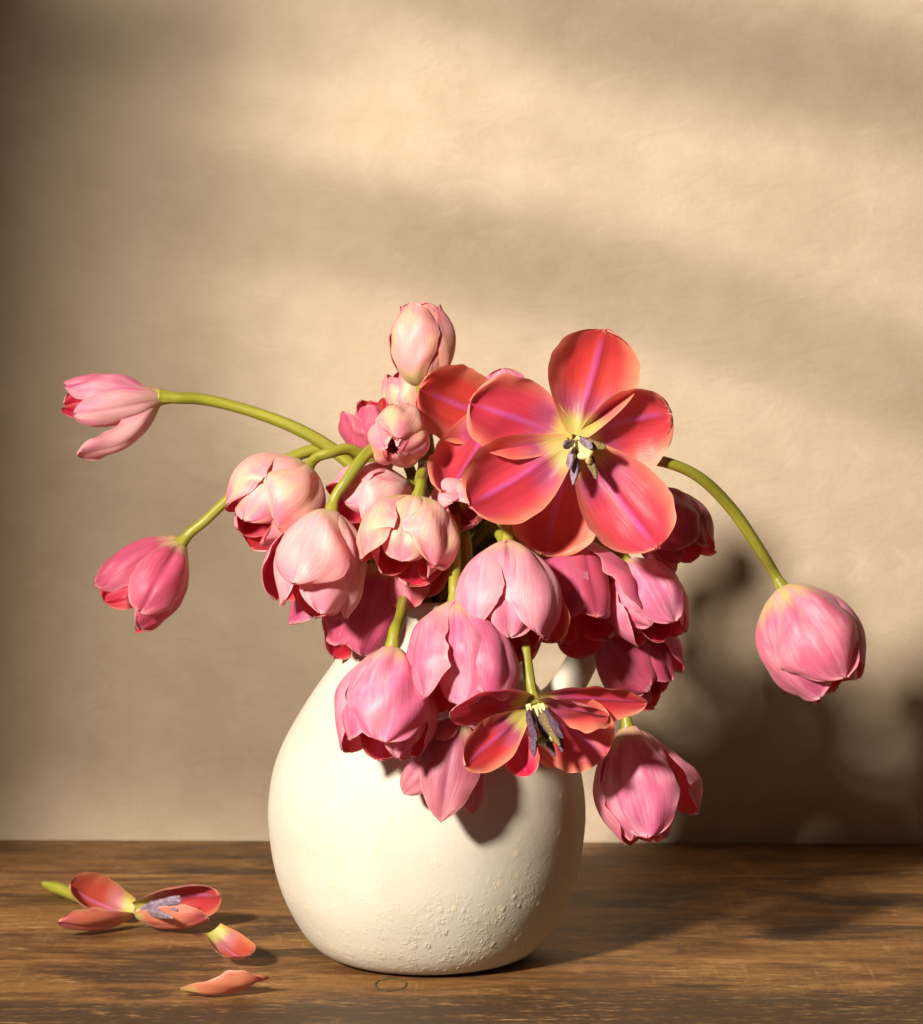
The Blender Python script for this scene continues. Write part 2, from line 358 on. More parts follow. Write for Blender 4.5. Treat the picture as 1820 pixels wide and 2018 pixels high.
for k in range(52):                 # thin unseen slats added to dim the left of the wall
    y = -60 + k * 33; e_ = 540 + 45 * math.sin(k * .63) + 420 * sm(24, 36, k)
    bar([(-500, y - 60), (0, y), (e_ * .75, y + 60), (e_, y + 90)], [10, 9.5, 8.5, 3], .33, 'shade_blocker_slat')

# ------------------------------------------------------------------ vase
VX = float(P(843, 1600, 0)[0])
prof_px = [(1886, 0), (1886, 150), (1884, 176), (1877, 200), (1862, 223), (1840, 244), (1805, 266), (1760, 287), (1710, 302), (1660, 310), (1610, 314), (1560, 311), (1510, 301), (1460, 281),
           (1410, 253), (1360, 221), (1325, 196), (1300, 179), (1270, 162), (1240, 151), (1210, 146), (1188, 146), (1180, 143), (1178, 138), (1182, 132), (1210, 131), (1260, 140), (1310, 165), (1400, 230), (1500, 280), (1650, 295), (1800, 240), (1860, 150), (1865, 0)]
def pz(py): return float(P(843, py, 0)[2])
zb = pz(1886)
ctrl = np.array([(r * S0, 0, (pz(y) - zb) * 1.0 + .0005) for y, r in prof_px])
prof = catmull(ctrl, 520); prof[:, 0] = np.maximum(prof[:, 0], 0.0)
NS = 620
warts = []
for k in range(64):
    # heaps of small craters low on the vase, most of them towards the right front
    th = math.radians(-90 + rng.normal(22, 26)); z = abs(rng.normal(.035, .025)) + .006
    warts.append((th, z, rng.uniform(.0008, .0021), rng.uniform(.0002, .0007), rng.random() < .3))
for k in range(46):
    th = math.radians(-90 + rng.uniform(-70, 70)); z = rng.uniform(.015, .14)
    warts.append((th, z, rng.uniform(.0008, .0018), rng.uniform(.0001, .0003), rng.random() < .4))
tq = np.linspace(0, 1, NS, endpoint=False); th_ = -math.pi / 2 + 2 * math.pi * (tq - .5) + 1.55 * -np.sin(2 * math.pi * (tq - .5)) * .5
R_ = np.repeat(prof[:, 0][:, None], NS, 1); Z_ = np.repeat(prof[:, 2][:, None], NS, 1); T_ = np.repeat(th_[None, :], len(prof), 0)
outer = np.zeros(len(prof)); io = int(np.argmax(prof[:, 2])); outer[:io] = 1
R_ = R_ * (1 + .006 * np.sin(2 * T_ + 1.1 + Z_ * 9) + .004 * np.sin(3 * T_ - Z_ * 14))
for th, z, rr, am, crater in warts:
    dx = (((T_ - th + math.pi) % (2 * math.pi)) - math.pi) * np.maximum(R_, .05); dz = Z_ - z
    dd = np.sqrt(dx**2 + dz**2) / rr
    bump = np.where(dd < 3, np.exp(-((dd - .85) / .42)**2) * (1.0 if crater else .4) + (0 if crater else .45) * np.exp(-dd**2 * 1.3), 0)
    bump = bump * (.65 + .6 * np.sin(T_ * 700 + Z_ * 900 * rr * 700 + th * 50))
    R_ += bump * am * outer[:, None]
Vv = np.stack([R_ * np.cos(T_), R_ * np.sin(T_), Z_], -1).reshape(-1, 3) + np.array([VX, 0, 0])
vase = empty('ceramic_jug', (VX, 0, 0), 'cream rough ceramic jug vase with round body holding the pink tulips', 'vase')
link('body', Vv, [q for q in grid_faces(len(prof), NS, True)], M['vase'], vase)
hp = [P(985, 1225, -18), P(1045, 1205, -28), P(1110, 1190, -36), P(1162, 1222, -40), P(1152, 1290, -38), P(1112, 1362, -34), P(1060, 1425, -28)]
tube('handle', catmull(hp, 50), np.interp(np.linspace(0, 1, 50), [0, .15, .5, .85, 1], [.016, .011, .0105, .0125, .018]), M['vase'], vase, 20)

# ------------------------------------------------------------------ petals
NU, NV = 40, 25
def width_profile(u, pointed=0.0, wmax=.55, basew=.2):
    a = basew + (1 - basew) * np.sin(np.clip(u / wmax, 0, 1) * math.pi / 2) ** .95
    x = np.clip((u - wmax) / (1 - wmax), 0, 1)
    rnd = np.sqrt(np.clip(1 - x ** 2.9, 0, 1)); pt = np.clip(1 - x ** 1.5, 0, 1) ** .9
    return a * ((1 - pointed) * rnd + pointed * pt)
def wob(seed, n=6, fu=(1, 4), fv=(1, 3)):
    r = np.random.default_rng(seed)
    A = [(r.uniform(*fu), r.uniform(-fv[1], fv[1]), r.uniform(0, 6.28), r.normal()) for _ in range(n)]
    return lambda u, v: sum(a * np.sin(math.pi * (x * u + y * v) + p) for x, y, p, a in A) / math.sqrt(n)
SEED = [100]
def uvgrid():
    s = np.linspace(0, 1, NU); u = 1 - (1 - s) ** 1.5; u = .55 * u + .45 * s
    u[-1] = .9995
    v = np.linspace(-1, 1, NV)
    return np.meshgrid(u, v, indexing='ij')
def finish_petal(mid, tan, nin, hw, rc, u, v, mat, parent, L, ruffle, lob, outdir, rough=.02, name='petal', notch=.03, curl=0.0, seed=None):
    """mid, tan, nin: (NU,3) midrib points, tangents, inward normals; hw, rc: (NU,) half widths and cross radii"""
    SEED[0] += 1; sd = seed or SEED[0]
    side = np.cross(tan, nin); side /= np.linalg.norm(side, axis=1)[:, None]
    w1, w2, w3 = wob(sd), wob(sd + 5000, 6, (3, 8), (1, 2)), wob(sd + 9000, 5, (5, 14), (0, 1))
    sg = np.sign(v)
    wloc = hw[:, None] * (1 + notch * w3(u, sg * 1.7) * sm(.35, .9, u))
    ang = np.clip(v * wloc / rc[:, None], -2.4, 2.4)
    off_t = rc[:, None] * np.sin(ang); off_n = rc[:, None] * (1 - np.cos(ang))
    W = hw.max()
    # soft halves either side of a midrib groove, ruffled margin, slow buckle
    off_n = off_n - lob * W * (np.abs(v) ** .8 * (1 - np.abs(v)) * 2.0) * sm(.02, .3, u) * sm(1.05, .7, u)
    off_n = off_n + L * rough * w1(u, v) * sm(0, .3, u) + L * ruffle * w2(u, v) * np.abs(v) ** 2.5 * sm(.15, .6, u)
    off_n = off_n - curl * W * sm(.72, 1.0, np.maximum(np.abs(v) * .96, u * .98 - .02)) * sm(.3, .7, u)
    tipx = sm(.8, 1, u) * notch * .35 * L * w3(v * .6 + .3, .2)
    pts = mid[:, None, :] + side[:, None, :] * off_t[..., None] + nin[:, None, :] * off_n[..., None] + tan[:, None, :] * tipx[..., None]
    V = pts.reshape(-1, 3); f = grid_faces(NU, NV)
    i, j = NU // 2, NV // 2
    a, b, c = pts[i, j], pts[i, j+1], pts[i+1, j]
    nf = np.cross(b - a, c - a)
    if np.dot(nf, -nin[i]) < 0: f = [q[::-1] for q in f]
    uv = np.stack([u, v * .5 + .5], -1).reshape(-1, 2)
    return link(name, V, f, mat, parent, uv)

BUD = np.array([(0, .08), (.03, .24), (.09, .46), (.19, .70), (.32, .89), (.47, 1.0), (.62, 1.0), (.76, .90), (.88, .70), (1.0, .42)])
def bud_petal(base, A, X, Y, H, R, th, mat, parent, scale=1.0, tipopen=.42, flare=0.0, flarep=1.2, length=1.0, wid=1.0, pointed=.14, ruffle=.016, lob=.09, rc_k=.88, twist=0.0, rough=.016, curl=0.0, basew=.2, notch=.022, sh=0.0):
    u, v = uvgrid(); uu = u[:, 0]
    tt = uu * length
    k = BUD.copy(); k[1:6, 1] += sh * np.array([.12, .16, .12, .07, .01]); k[-1, 1] = tipopen; k[-2, 1] = .5 * tipopen + .46; k[-3, 1] = .25 * tipopen + .77
    cm = catmull(np.c_[k, np.zeros(len(k))], 200)
    r = np.interp(tt, cm[:, 0], cm[:, 1]) * R * scale; z = tt * H
    # hinge outwards
    fa = math.radians(flare) * sm(0, .8, uu) ** flarep if flare >= 0 else math.radians(flare) * sm(.1, 1, uu)
    r0, z0 = r[0], z[0]
    r2 = r0 + (r - r0) * np.cos(fa) + (z - z0) * np.sin(fa); z2 = z0 - (r - r0) * np.sin(fa) + (z - z0) * np.cos(fa)
    er = X * math.cos(th) + Y * math.sin(th); et = -X * math.sin(th) + Y * math.cos(th)
    mid = base + er * r2[:, None] + A * z2[:, None]
    tan = np.gradient(mid, axis=0); tan /= np.linalg.norm(tan, axis=1)[:, None]
    nin = np.cross(np.broadcast_to(et, tan.shape), tan); nin /= np.linalg.norm(nin, axis=1)[:, None]
    if np.dot(nin[NU // 2], er) > 0: nin = -nin
    if twist:
        ta = math.radians(twist) * uu; sd = np.cross(tan, nin)
        nin = nin * np.cos(ta)[:, None] + sd * np.sin(ta)[:, None]
    hw = R * wid * scale * width_profile(uu, pointed, .64, basew=basew)
    rc = np.maximum(r * rc_k, R * .52) * (1 + .25 * abs(flare) / 60)
    return finish_petal(mid, tan, nin, hw, rc, u, v, mat, parent, H, ruffle, lob, er, rough, curl=curl, notch=notch)
def free_petal(B, T, N, hw_, mat, parent, bulge=.10, cup=.8, tipcurl=0.0, pointed=.1, wmax=.58, ruffle=.012, lob=.10, rough=.012, basew=.16, notch=.03, curl=0.0, sidebow=0.0, twist=0.0, name='petal'):
    B, T = np.asarray(B, float), np.asarray(T, float); d = T - B; L = np.linalg.norm(d)
    N = nrm(np.asarray(N, float) - nrm(d) * np.dot(nrm(d), nrm(N)))
    u, v = uvgrid(); uu = u[:, 0]; sd = np.cross(nrm(d), N)
    mid = B + d * uu[:, None] - N * (bulge * L * 4 * uu * (1 - uu) ** 1.0)[:, None] + N * (tipcurl * L * sm(.6, 1, uu) ** 1.5)[:, None] + sd * (sidebow * L * 4 * uu * (1 - uu))[:, None]
    tan = np.gradient(mid, axis=0); tan /= np.linalg.norm(tan, axis=1)[:, None]
    nin = N - tan * (tan @ N)[:, None]; nin /= np.linalg.norm(nin, axis=1)[:, None]
    if twist:
        ta = math.radians(twist) * (uu - .3); s2 = np.cross(tan, nin)
        nin = nin * np.cos(ta)[:, None] + s2 * np.sin(ta)[:, None]
    hw = hw_ * width_profile(uu, pointed, wmax, basew)
    rc = np.full(NU, hw_ / max(cup, .05)) * (1 - .35 * sm(.5, 0, uu))
    return finish_petal(mid, tan, nin, hw, rc, u, v, mat, parent, L, ruffle, lob, -N, rough, curl=curl, notch=notch, name=name)

def anther(B, T, rad, mat, parent, filament=True, fl=.4, groove=.3):
    """a stamen: a pale filament with a grooved, slightly twisted dark anther as its child"""
    B, T = np.asarray(B), np.asarray(T); d = T - B; L = np.linalg.norm(d); a = nrm(d)
    s0 = B + d * fl
    fil = tube('stamen', np.array([B + d * x for x in np.linspace(0, fl + .12, 6)]), np.linspace(rad * .42, rad * .25, 6), M['pistil'], parent, 8)
    x = nrm(np.cross(a, [0.3, 1, .2])); y = np.cross(a, x); V = []; n, m = 22, 16
    ph = random.uniform(0, 6); bend = random.uniform(-.12, .12)
    for i in range(n):
        t_ = i / (n - 1); r = rad * max(.04, math.sin(math.pi * min(max(t_, .012), .985)) ** .45) * (1 + .12 * math.sin(9 * t_ + ph))
        for j in range(m):
            th = 2 * math.pi * j / m + t_ * .9
            rr = r * (1 - groove * abs(math.cos(2 * th / 1.0)) ** 6 + .08 * math.sin(3 * th + 14 * t_ + ph))
            V.append(s0 + d * (1 - fl) * t_ + x * (rr * math.cos(th) + bend * L * t_ * t_) + y * rr * .62 * math.sin(th))
    f = grid_faces(n, m, True); f += [tuple(range(m))[::-1], tuple((n-1)*m + k for k in range(m))]
    me = np.array(V) - np.array(parent.location)
    o = link('anther', me, f, mat, None); o.parent = fil
    return fil
def pistil(B, T, rad, parent):
    B, T = np.asarray(B), np.asarray(T); d = T - B; a = nrm(d); x = nrm(np.cross(a, [0, 0.2, 1])); y = np.cross(a, x); V = []; n, m = 26, 30
    for i in range(n):
        t_ = i / (n - 1)
        r = rad * np.interp(t_, [0, .1, .35, .6, .74, .86, .95, 1], [.55, .72, .8, .72, .66, 1.15, 1.1, .25])
        lobe = np.interp(t_, [0, .6, .86, 1], [.10, .08, .34, .4])
        for j in range(m):
            th = 2 * math.pi * j / m; rr = r * (1 + lobe * math.cos(3 * th))
            V.append(B + d * t_ + x * rr * math.cos(th) + y * rr * math.sin(th))
    f = grid_faces(n, m, True); f += [tuple(range(m))[::-1], tuple((n-1)*m + k for k in range(m))]
    return link('pistil', V, f, M['pistil'], parent)

SLOT = [0]
def make_stem(parent, base, A, path, r=.0041, n=None, mouth=None):
    """stem from under the flower, along the path, over the rim and down into the jug"""
    pts = [base + A * .003, base - A * .010] + [P(*p) for p in path]
    if mouth is not None:
        k = SLOT[0]; SLOT[0] += 1
        ang = k * 2.39996; rr = 104 * math.sqrt(((k * 7) % 29 + .5) / 29)
        mx = mouth if mouth != 'auto' else (843 + rr * math.cos(ang), rr * math.sin(ang) * S0 * 1000)
        pts += [P(mx[0], 1186, mx[1]), P(843 + (mx[0] - 843) * .75, 1290, mx[1] * .7), P(843 + (mx[0] - 843) * .4, 1500, mx[1] * .4)]
    n = n or 14 * len(pts)
    c = catmull(pts, n)
    s = np.linspace(0, 1, n); rad = r * (1 + .06 * np.sin(s * 17 + SLOT[0])) * (.92 + .2 * s)
    rad[:7] = np.linspace(r * 1.5, rad[7], 7) * np.array([1, .94, .93, .95, .97, .98, 1])
    tube('stem', c, rad, M['stem'], parent, 14)

GROUP = 'tulips standing in the cream jug'
TOCAM = np.array([0, -1.0, .12])
def tulip(label, base, tip, hw, mat, path=(), roll=0, tipopen=.42, flares={}, lens={}, mats={}, skip=(), stem_r=.0041, mouth='auto', inner=.85, stem=True, wid=1.06, hfac=1.0, twists={}, **kw):
    b = P(*base); t_ = P(*tip); A = nrm(t_ - b); H = np.linalg.norm(t_ - b) * hfac
    X = TOCAM - A * np.dot(TOCAM, A)
    if np.linalg.norm(X) < .25: X = np.array([0, 0, -1.0]) - A * np.dot([0, 0, -1.0], A)
    X = nrm(X); Y = np.cross(A, X)
    R = SZ(hw, (base[2] + tip[2]) / 2)
    e = empty('tulip', b, label, 'tulip', GROUP)
    for k in range(6):
        if k in skip: continue
        oc = k % 2 == 0
        th = math.radians(roll + 60 * k) + rng.normal(0, .05)
        bud_petal(b, A, X, Y, H, R, th, M[mats.get(k, mat)], e, scale=(1.0 if oc else inner) * (1 + rng.normal(0, .012)), tipopen=(tipopen + .08) * (1 if oc else .85),
                  flare=flares.get(k, rng.normal(2.0 if oc else 0, 1.7)), length=lens.get(k, 1.0 if oc else .985) * (1 - abs(rng.normal(0, .04))), wid=wid * (1 + rng.normal(0, .06)), twist=twists.get(k, rng.normal(0, 8)), **kw)
    # a pistil inside, for buds whose mouth shows
    if stem: make_stem(e, b, A, path, stem_r, mouth=mouth)
    return e

# ------------------------------------------------------------------ the bunch
# far left, reaching out
t1 = empty('tulip', P(322, 783, 6), 'pink tulip with one drooping petal on a long stem, farthest left of the bunch', 'tulip', GROUP)
b1 = P(321, 784, 8)
free_petal(P(320, 784, 2), P(126, 796, -10), [0, -1, .05], SZ(50), M['pink'], t1, bulge=.14, cup=1.0, basew=.3)
free_petal(b1, P(126, 758, 14), [0, .55, -.85], SZ(48), M['pink'], t1, bulge=.14, cup=1.15, basew=.3, wmax=.5, notch=.05)
free_petal(P(320, 788, 10), P(121, 808, 2), [.1, -.5, .9], SZ(40), M['pink'], t1, bulge=.16, cup=1.0, basew=.3)
free_petal(P(319, 788, 12), P(146, 818, 44), [.05, 1, .05], SZ(40), M['blush'], t1, bulge=.12, cup=1.0, basew=.3, wmax=.52, lob=.16)
free_petal(P(316, 796, 10), P(154, 894, 36), [-.40, .68, .62], SZ(43), M['blush'], t1, bulge=.20, cup=1.2, pointed=.1, wmax=.5, curl=.1, basew=.35)
make_stem(t1, P(322, 783, 8), nrm([-1, -.02, .03]), [(400, 787, 3), (500, 812, 0), (600, 852, 0), (680, 905, 0), (770, 1010, 0)], .0044, mouth='auto')
# lower left
t2 = empty('tulip', P(358, 1069, 10), 'dusky mauve tulip with pale yellow base hanging lowest on the far left', 'tulip', GROUP)
free_petal(P(354, 1066, 4), P(205, 1185, -18), [.3, -1, .2], SZ(62), M['mauve'], t2, bulge=.14, cup=1.0, basew=.3)
free_petal(P(352, 1063, 6), P(190, 1155, 22), [.45, .75, -.5], SZ(54), M['mauve'], t2, bulge=.17, cup=1.05, basew=.35, wmax=.55)
free_petal(P(362, 1070, 2), P(268, 1246, 2), [-.7, -.5, .3], SZ(52), M['mauve'], t2, bulge=.20, cup=.9, basew=.3)
free_petal(P(362, 1072, 8), P(275, 1240, 22), [-.62, .75, .25], SZ(54), M['mauve'], t2, bulge=.24, cup=1.0, basew=.3, wmax=.6)
free_petal(P(356, 1070, 14), P(276, 1207, 52), [-.05, 1, .0], SZ(63), M['mauve'], t2, bulge=.19, cup=1.1, basew=.28, wmax=.56, lob=.26)
make_stem(t2, P(358, 1069, 10), nrm([-.66, -.15, -.74]), [(400, 1030, 9), (460, 975, 4), (540, 920, 0), (640, 885, -8), (740, 930, -8), (800, 1040, -6)], mouth='auto')
# big peach bud
tulip('plump peach tulip with yellow flush, at upper left beside the largest pale bud', (607, 921, 40), (487, 1052, 72), 92, 'pale',
      [(650, 893, 34), (690, 886, 26), (750, 930, 14), (800, 1040, 6)], roll=-30, tipopen=.45, lob=.10, lens={0: .93, 4: 1.0, 2: .97}, sh=.6, wid=1.12)
# large pale front bud
tulip('largest pale blush tulip hanging on a bright green stem at the left front', (654, 1006, 78), (594, 1216, 102), 93, 'blush',
      [(680, 952, 74), (728, 890, 62), (770, 870, 44), (810, 930, 22), (830, 1060, 10)], roll=22, tipopen=.62, flares={2: 6}, lens={0: .90, 2: .97, 1: .95}, lob=.08, sh=.6, wid=1.12)
# top bud
tulip('upright closed pale pink bud, topmost of the bunch', (833, 764, 12), (826, 590, 4), 63, 'pale',
      [(840, 840, 5), (850, 1000, 0)], roll=-30, tipopen=.36, lob=.08, lens={0: 1.0, 2: .99}, sh=1.0, flares={0: 0, 1: 0, 2: 1, 5: 0, 4: 0})
tulip('peach tulip bud half hidden right behind the topmost bud', (826, 850, -28), (788, 726, -30), 52, 'pale', [(835, 930, -20), (845, 1050, -10)], roll=10, tipopen=.4)
tulip('mauve tulip half hidden behind the small end-on bud, at the upper left', (760, 930, -8), (728, 785, 4), 50, 'mauve', [(790, 990, -10), (820, 1080, -8)], roll=50, tipopen=.5, flares={0: 6, 4: 10})
# small end on bud
tulip('small pale bud seen end on, its opening facing the viewer, below the topmost bud', (806, 838, 24), (772, 884, 84), 58, 'pale',
      [(830, 850, 5), (840, 960, 0)], roll=10, tipopen=.12, lob=.1, notch=.05, sh=.8, flares={0: 0, 1: 0, 2: 0, 3: 0, 4: 0, 5: 0})
# half-open coral cup
t9 = empty('tulip', P(958, 872, 12), 'half-open coral tulip tucked behind the left side of the wide open bloom', 'tulip', GROUP)
b9 = P(958, 868, 14)
free_petal(P(1030, 850, 12), P(822, 764, 44), [-.15, -1, .12], SZ(82), M['coral'], t9, bulge=.06, cup=.75, tipcurl=.06, wmax=.70, lob=.14, pointed=0)
free_petal(P(985, 790, 18), P(872, 980, 74), [-.1, -1, .45], SZ(72), M['coral'], t9, bulge=.12, cup=.85, wmax=.62, tipcurl=.05, basew=.4)
free_petal(P(1010, 880, 0), P(990, 726, 20), [.0, 1, .2], SZ(56), M['pink'], t9, bulge=.10, cup=.8)
free_petal(P(1020, 880, 0), P(925, 862, 14), [-.1, .9, -.3], SZ(58), M['pink'], t9, bulge=.05, cup=.6)
free_petal(P(1000, 880, 2), P(985, 990, 30), [-.3, -.9, .3], SZ(60), M['coral'], t9, bulge=.1, cup=.7)
make_stem(t9, P(962, 876, 10), nrm([-.6, -.8, .05]), [(955, 960, -12), (920, 1080, -10)], mouth='auto')

# wide open bloom
t10 = empty('tulip', P(1137, 868, 62), 'wide open coral tulip with yellow heart, largest bloom of the bunch', 'tulip', GROUP)
c10 = lambda x, y, d: P(x, y, d + 22)
# the outer three first, the inner three in front of them
free_petal(c10(1128, 862, 60), c10(929, 794, 80), [.15, -1, -.02], SZ(84), M['coral'], t10, bulge=.09, cup=.72, wmax=.60, lob=.08, basew=.26, tipcurl=-.05)
free_petal(c10(1132, 876, 58), c10(1072, 1093, 52), [.05, -1, .10], SZ(94), M['coral'], t10, bulge=.10, cup=.70, wmax=.62, lob=.10, basew=.24)
free_petal(c10(1150, 864, 60), c10(1322, 816, 62), [.32, -.85, -.35], SZ(97), M['coral'], t10, bulge=.10, cup=.80, wmax=.62, lob=.12, basew=.22, notch=.05)
free_petal(c10(1138, 858, 65), c10(1192, 650, 78), [-.05, -1, -.16], SZ(95), M['coral'], t10, bulge=.10, cup=.78, wmax=.64, lob=.26, basew=.22, notch=.045)
free_petal(c10(1124, 874, 65), c10(926, 996, 98), [.10, -1, .22], SZ(89), M['coral'], t10, bulge=.11, cup=.78, wmax=.62, lob=.22, basew=.24)
free_petal(c10(1146, 876, 65), c10(1296, 1080, 98), [.06, -1, .10], SZ(91), M['coral'], t10, bulge=.10, cup=.78, wmax=.64, lob=.24, basew=.22, notch=.045)
pistil(c10(1140, 872, 60), c10(1159, 902, 88), SZ(12), t10)
for (x0, y0, x1, y1, pm) in [(1136, 866, 1110, 886, 'lilac'), (1134, 874, 1138, 952, 'lilac'), (1138, 862, 1168, 880, 'lilac'), (1146, 866, 1194, 888, 'pollen'), (1150, 880, 1180, 938, 'pollen'), (1128, 876, 1126, 922, 'lilac')]:
    anther(c10(x0, y0, 64), c10(x1, y1, 92), SZ(9.5), M[pm], t10, fl=.18)
make_stem(t10, P(1140, 868, 60), nrm([.05, -1, .0]), [(1150, 890, 30), (1120, 960, 8), (1000, 1080, 4)], mouth='auto')

# right arching stem
tulip('bright pink tulip nodding on a long arched stem, farthest right of the bunch', (1541, 1156, 22), (1658, 1370, 40), 104, 'pink',
      [(1502, 1090, 28), (1440, 1000, 42), (1370, 935, 58), (1290, 906, 66), (1200, 905, 54), (1100, 960, 14), (1000, 1050, -2)], roll=-6, tipopen=.42, flares={2: -1, 4: 3}, lob=.05, basew=.24, lens={0: .92}, wid=1.22, sh=.5)
# right lower
t12 = tulip('pink tulip hanging lowest on the right, beside the jug, one petal flared outwards', (1237, 1432, 70), (1284, 1660, 92), 88, 'pink',
      [(1225, 1398, 58), (1208, 1350, 28), (1180, 1280, -8), (1120, 1150, -14), (1010, 1080, -6)], roll=8, tipopen=.48, flares={2: 1, 4: 17}, lens={0: .98, 4: .94}, lob=.07, stem_r=.0036, wid=1.1)
# front centre
tulip('rosy tulip before the jug with one broad smooth petal facing out, lower left', (774, 1275, 130), (745, 1494, 158), 96, 'pink',
      [(788, 1222, 106), (800, 1168, 52), (822, 1095, 20), (838, 1080, 6)], roll=-4, tipopen=.55, flares={2: 4, 4: 8, 3: 5}, lens={0: .97, 1: .98, 2: .97, 5: 1.0}, lob=.03, wid=1.1, stem_r=.0043)
tulip('rose tulip with grooved purple midrib at the bottom middle of the cluster', (897, 1184, 122), (905, 1408, 150), 95, 'pink',
      [(897, 1120, 110), (897, 1050, 78), (894, 1000, 40), (884, 1020, 12)], roll=62, tipopen=.6, flares={0: 4, 4: 7, 5: 0}, lens={5: 1.0, 0: .96, 4: .98}, lob=.14)
t15 = tulip('pale rose tulip with flared coral petal, directly below the wide open bloom', (1000, 1066, 96), (1002, 1288, 132), 92, 'rose',
      [(990, 1030, 82), (975, 1000, 56), (950, 1020, 24)], roll=62, tipopen=.55, flares={0: 6, 4: 4}, lens={0: .96, 4: .98}, lob=.12)
free_petal(P(1012, 1078, 108), P(1100, 1264, 116), [-.45, -.85, .1], SZ(60), M['coral'], t15, bulge=.10, cup=.9)
free_petal(P(1010, 1078, 104), P(1036, 1306, 104), [0, -1, .1], SZ(46), M['coral'], t15, bulge=.05, cup=.7, pointed=.3)
# peach cup
t16 = tulip('peach tulip with yellow shoulders and open mouth, in the upper middle of the bunch', (824, 981, 92), (792, 1134, 118), 86, 'pale',
      [(828, 950, 76), (838, 920, 44), (848, 930, 18)], roll=-50, tipopen=.62, flares={4: 3, 2: 8}, lens={0: .96}, lob=.14, sh=.8)
free_petal(P(832, 990, 92), P(862, 1112, 128), [-.75, -.5, -.1], SZ(44), M['pale'], t16, bulge=.12, cup=.9)
# behind it
tulip('pale pink tulip with dark open mouth, half hidden behind a green stem', (806, 955, 34), (672, 1022, 62), 72, 'blush',
      [(830, 950, 20), (850, 1040, 4)], roll=-20, tipopen=.66, flares={0: 6, 2: 6, 4: 10}, lob=.1)
tulip('small pink bud peeping out under the half-open coral tulip', (898, 972, 34), (914, 1012, 84), 54, 'blush', [(890, 968, 10), (880, 1060, 0)], roll=20, tipopen=.42)
# dark one below the pale front bud
tulip('crimson shaded tulip with folded petals directly below the largest pale bud', (742, 1112, 30), (684, 1300, 52), 88, 'mauve',
      [(755, 1080, 24), (790, 1060, 14), (825, 1110, 4)], roll=88, tipopen=.62, flares={0: 20, 4: 2, 2: 6, 5: 3}, lob=.1, mats={3: 'coral'})
# open one behind the peach cup
t20 = empty('tulip', P(850, 1050, 50), 'deep red tulip seen as hanging petals below the peach tulip', 'tulip', GROUP)
free_petal(P(840, 1055, 44), P(786, 1200, 66), [.3, .9, .2], SZ(48), M['coral'], t20, bulge=.08, cup=.7)
free_petal(P(850, 1055, 44), P(842, 1176, 56), [-.3, -.9, 0], SZ(50), M['coral'], t20, bulge=.08, cup=.7)
free_petal(P(850, 1055, 56), P(872, 1150, 52), [-.6, -.8, 0], SZ(34), M['coral'], t20, bulge=.08, cup=.8)
make_stem(t20, P(850, 1055, 54), nrm([-.1, -.1, -1]), [(858, 1020, 36), (868, 1060, 16)], mouth='auto')
# right cluster
tulip('magenta tulip with a dark gaping mouth, right of the pale rose tulip', (1118, 1060, 34), (1164, 1258, 84), 80, 'mauve',
      [(1100, 1040, 24), (1050, 1035, 14), (980, 1080, 6)], roll=40, tipopen=.78, flares={0: 3, 2: 4, 4: 12}, lob=.12, notch=.04, ruffle=.02)
tulip('pink tulip with bright left petal, right edge of cluster under the wide open bloom', (1232, 1106, 44), (1324, 1250, 72), 76, 'pink',
      [(1200, 1085, 44), (1140, 1050, 26), (1030, 1060, 8)], roll=-25, tipopen=.46, lob=.12, flares={0: 2})
tulip('dark crimson tulip lowest of the right cluster, just above the spreading stamened bloom', (1190, 1222, 8), (1308, 1370, 34), 78, 'mauve',
      [(1165, 1185, 4), (1110, 1110, 0), (1010, 1080, 0)], roll=20, tipopen=.44, lob=.12)
tulip('shaded crimson tulip behind the lower right petal of the wide open bloom', (1280, 965, 8), (1372, 1104, 34), 70, 'mauve',
      [(1240, 945, 2), (1160, 960, -4), (1030, 1060, -6)], roll=0, tipopen=.5, flares={0: 3, 2: 6}, lob=.1)

# spreading bloom with hanging stamens
t26 = empty('tulip', P(1052, 1376, 142), 'wide spread coral tulip with hanging dark stamens in front of the jug', 'tulip', GROUP)
b26 = P(1052, 1378, 142)
free_petal(b26, P(889, 1402, 178), [-.05, -.78, -.62], SZ(52), M['pink'], t26, bulge=.06, cup=.55, lob=.1, wmax=.5)
free_petal(b26, P(1205, 1398, 182), [.10, -.76, -.62], SZ(52), M['coral'], t26, bulge=-.06, cup=.5, lob=.1, wmax=.5, tipcurl=.08)
free_petal(b26, P(1276, 1386, 146), [.05, -.75, -.62], SZ(52), M['coral'], t26, bulge=.03, cup=.6, pointed=.45)
free_petal(P(1056, 1384, 136), P(1194, 1490, 140), [-.25, -1, .15], SZ(76), M['coral'], t26, bulge=.08, cup=.6, ruffle=.02)
free_petal(P(1050, 1384, 132), P(1118, 1502, 122), [-.1, -1, .2], SZ(56), M['coral'], t26, bulge=.06, cup=.6)
for (x0, y0, x1, y1, d1, pm) in [(1044, 1388, 1062, 1488, 176, 'anther'), (1040, 1390, 1050, 1466, 184, 'anther'), (1062, 1388, 1098, 1476, 186, 'pollen'), (1066, 1388, 1116, 1476, 178, 'anther'), (1070, 1388, 1108, 1458, 190, 'anther'), (1056, 1392, 1086, 1494, 166, 'anther')]:
    anther(P(x0, y0, 152), P(x1, y1, d1), SZ(9), M[pm], t26, fl=.10)
pistil(P(1056, 1386, 142), P(1080, 1470, 162), SZ(13), t26)
make_stem(t26, b26, nrm([.2, -.2, -1]), [(1040, 1310, 134), (1030, 1220, 116), (1005, 1100, 80), (970, 1040, 40), (920, 1090, 8)], r=.0036, mouth='auto')
t26b = empty('tulip', P(986, 1424, 146), 'small coral tulip with pointed petals, between the dusty drooping bloom and the stamens', 'tulip', GROUP)
b27 = P(1040, 1405, 148)
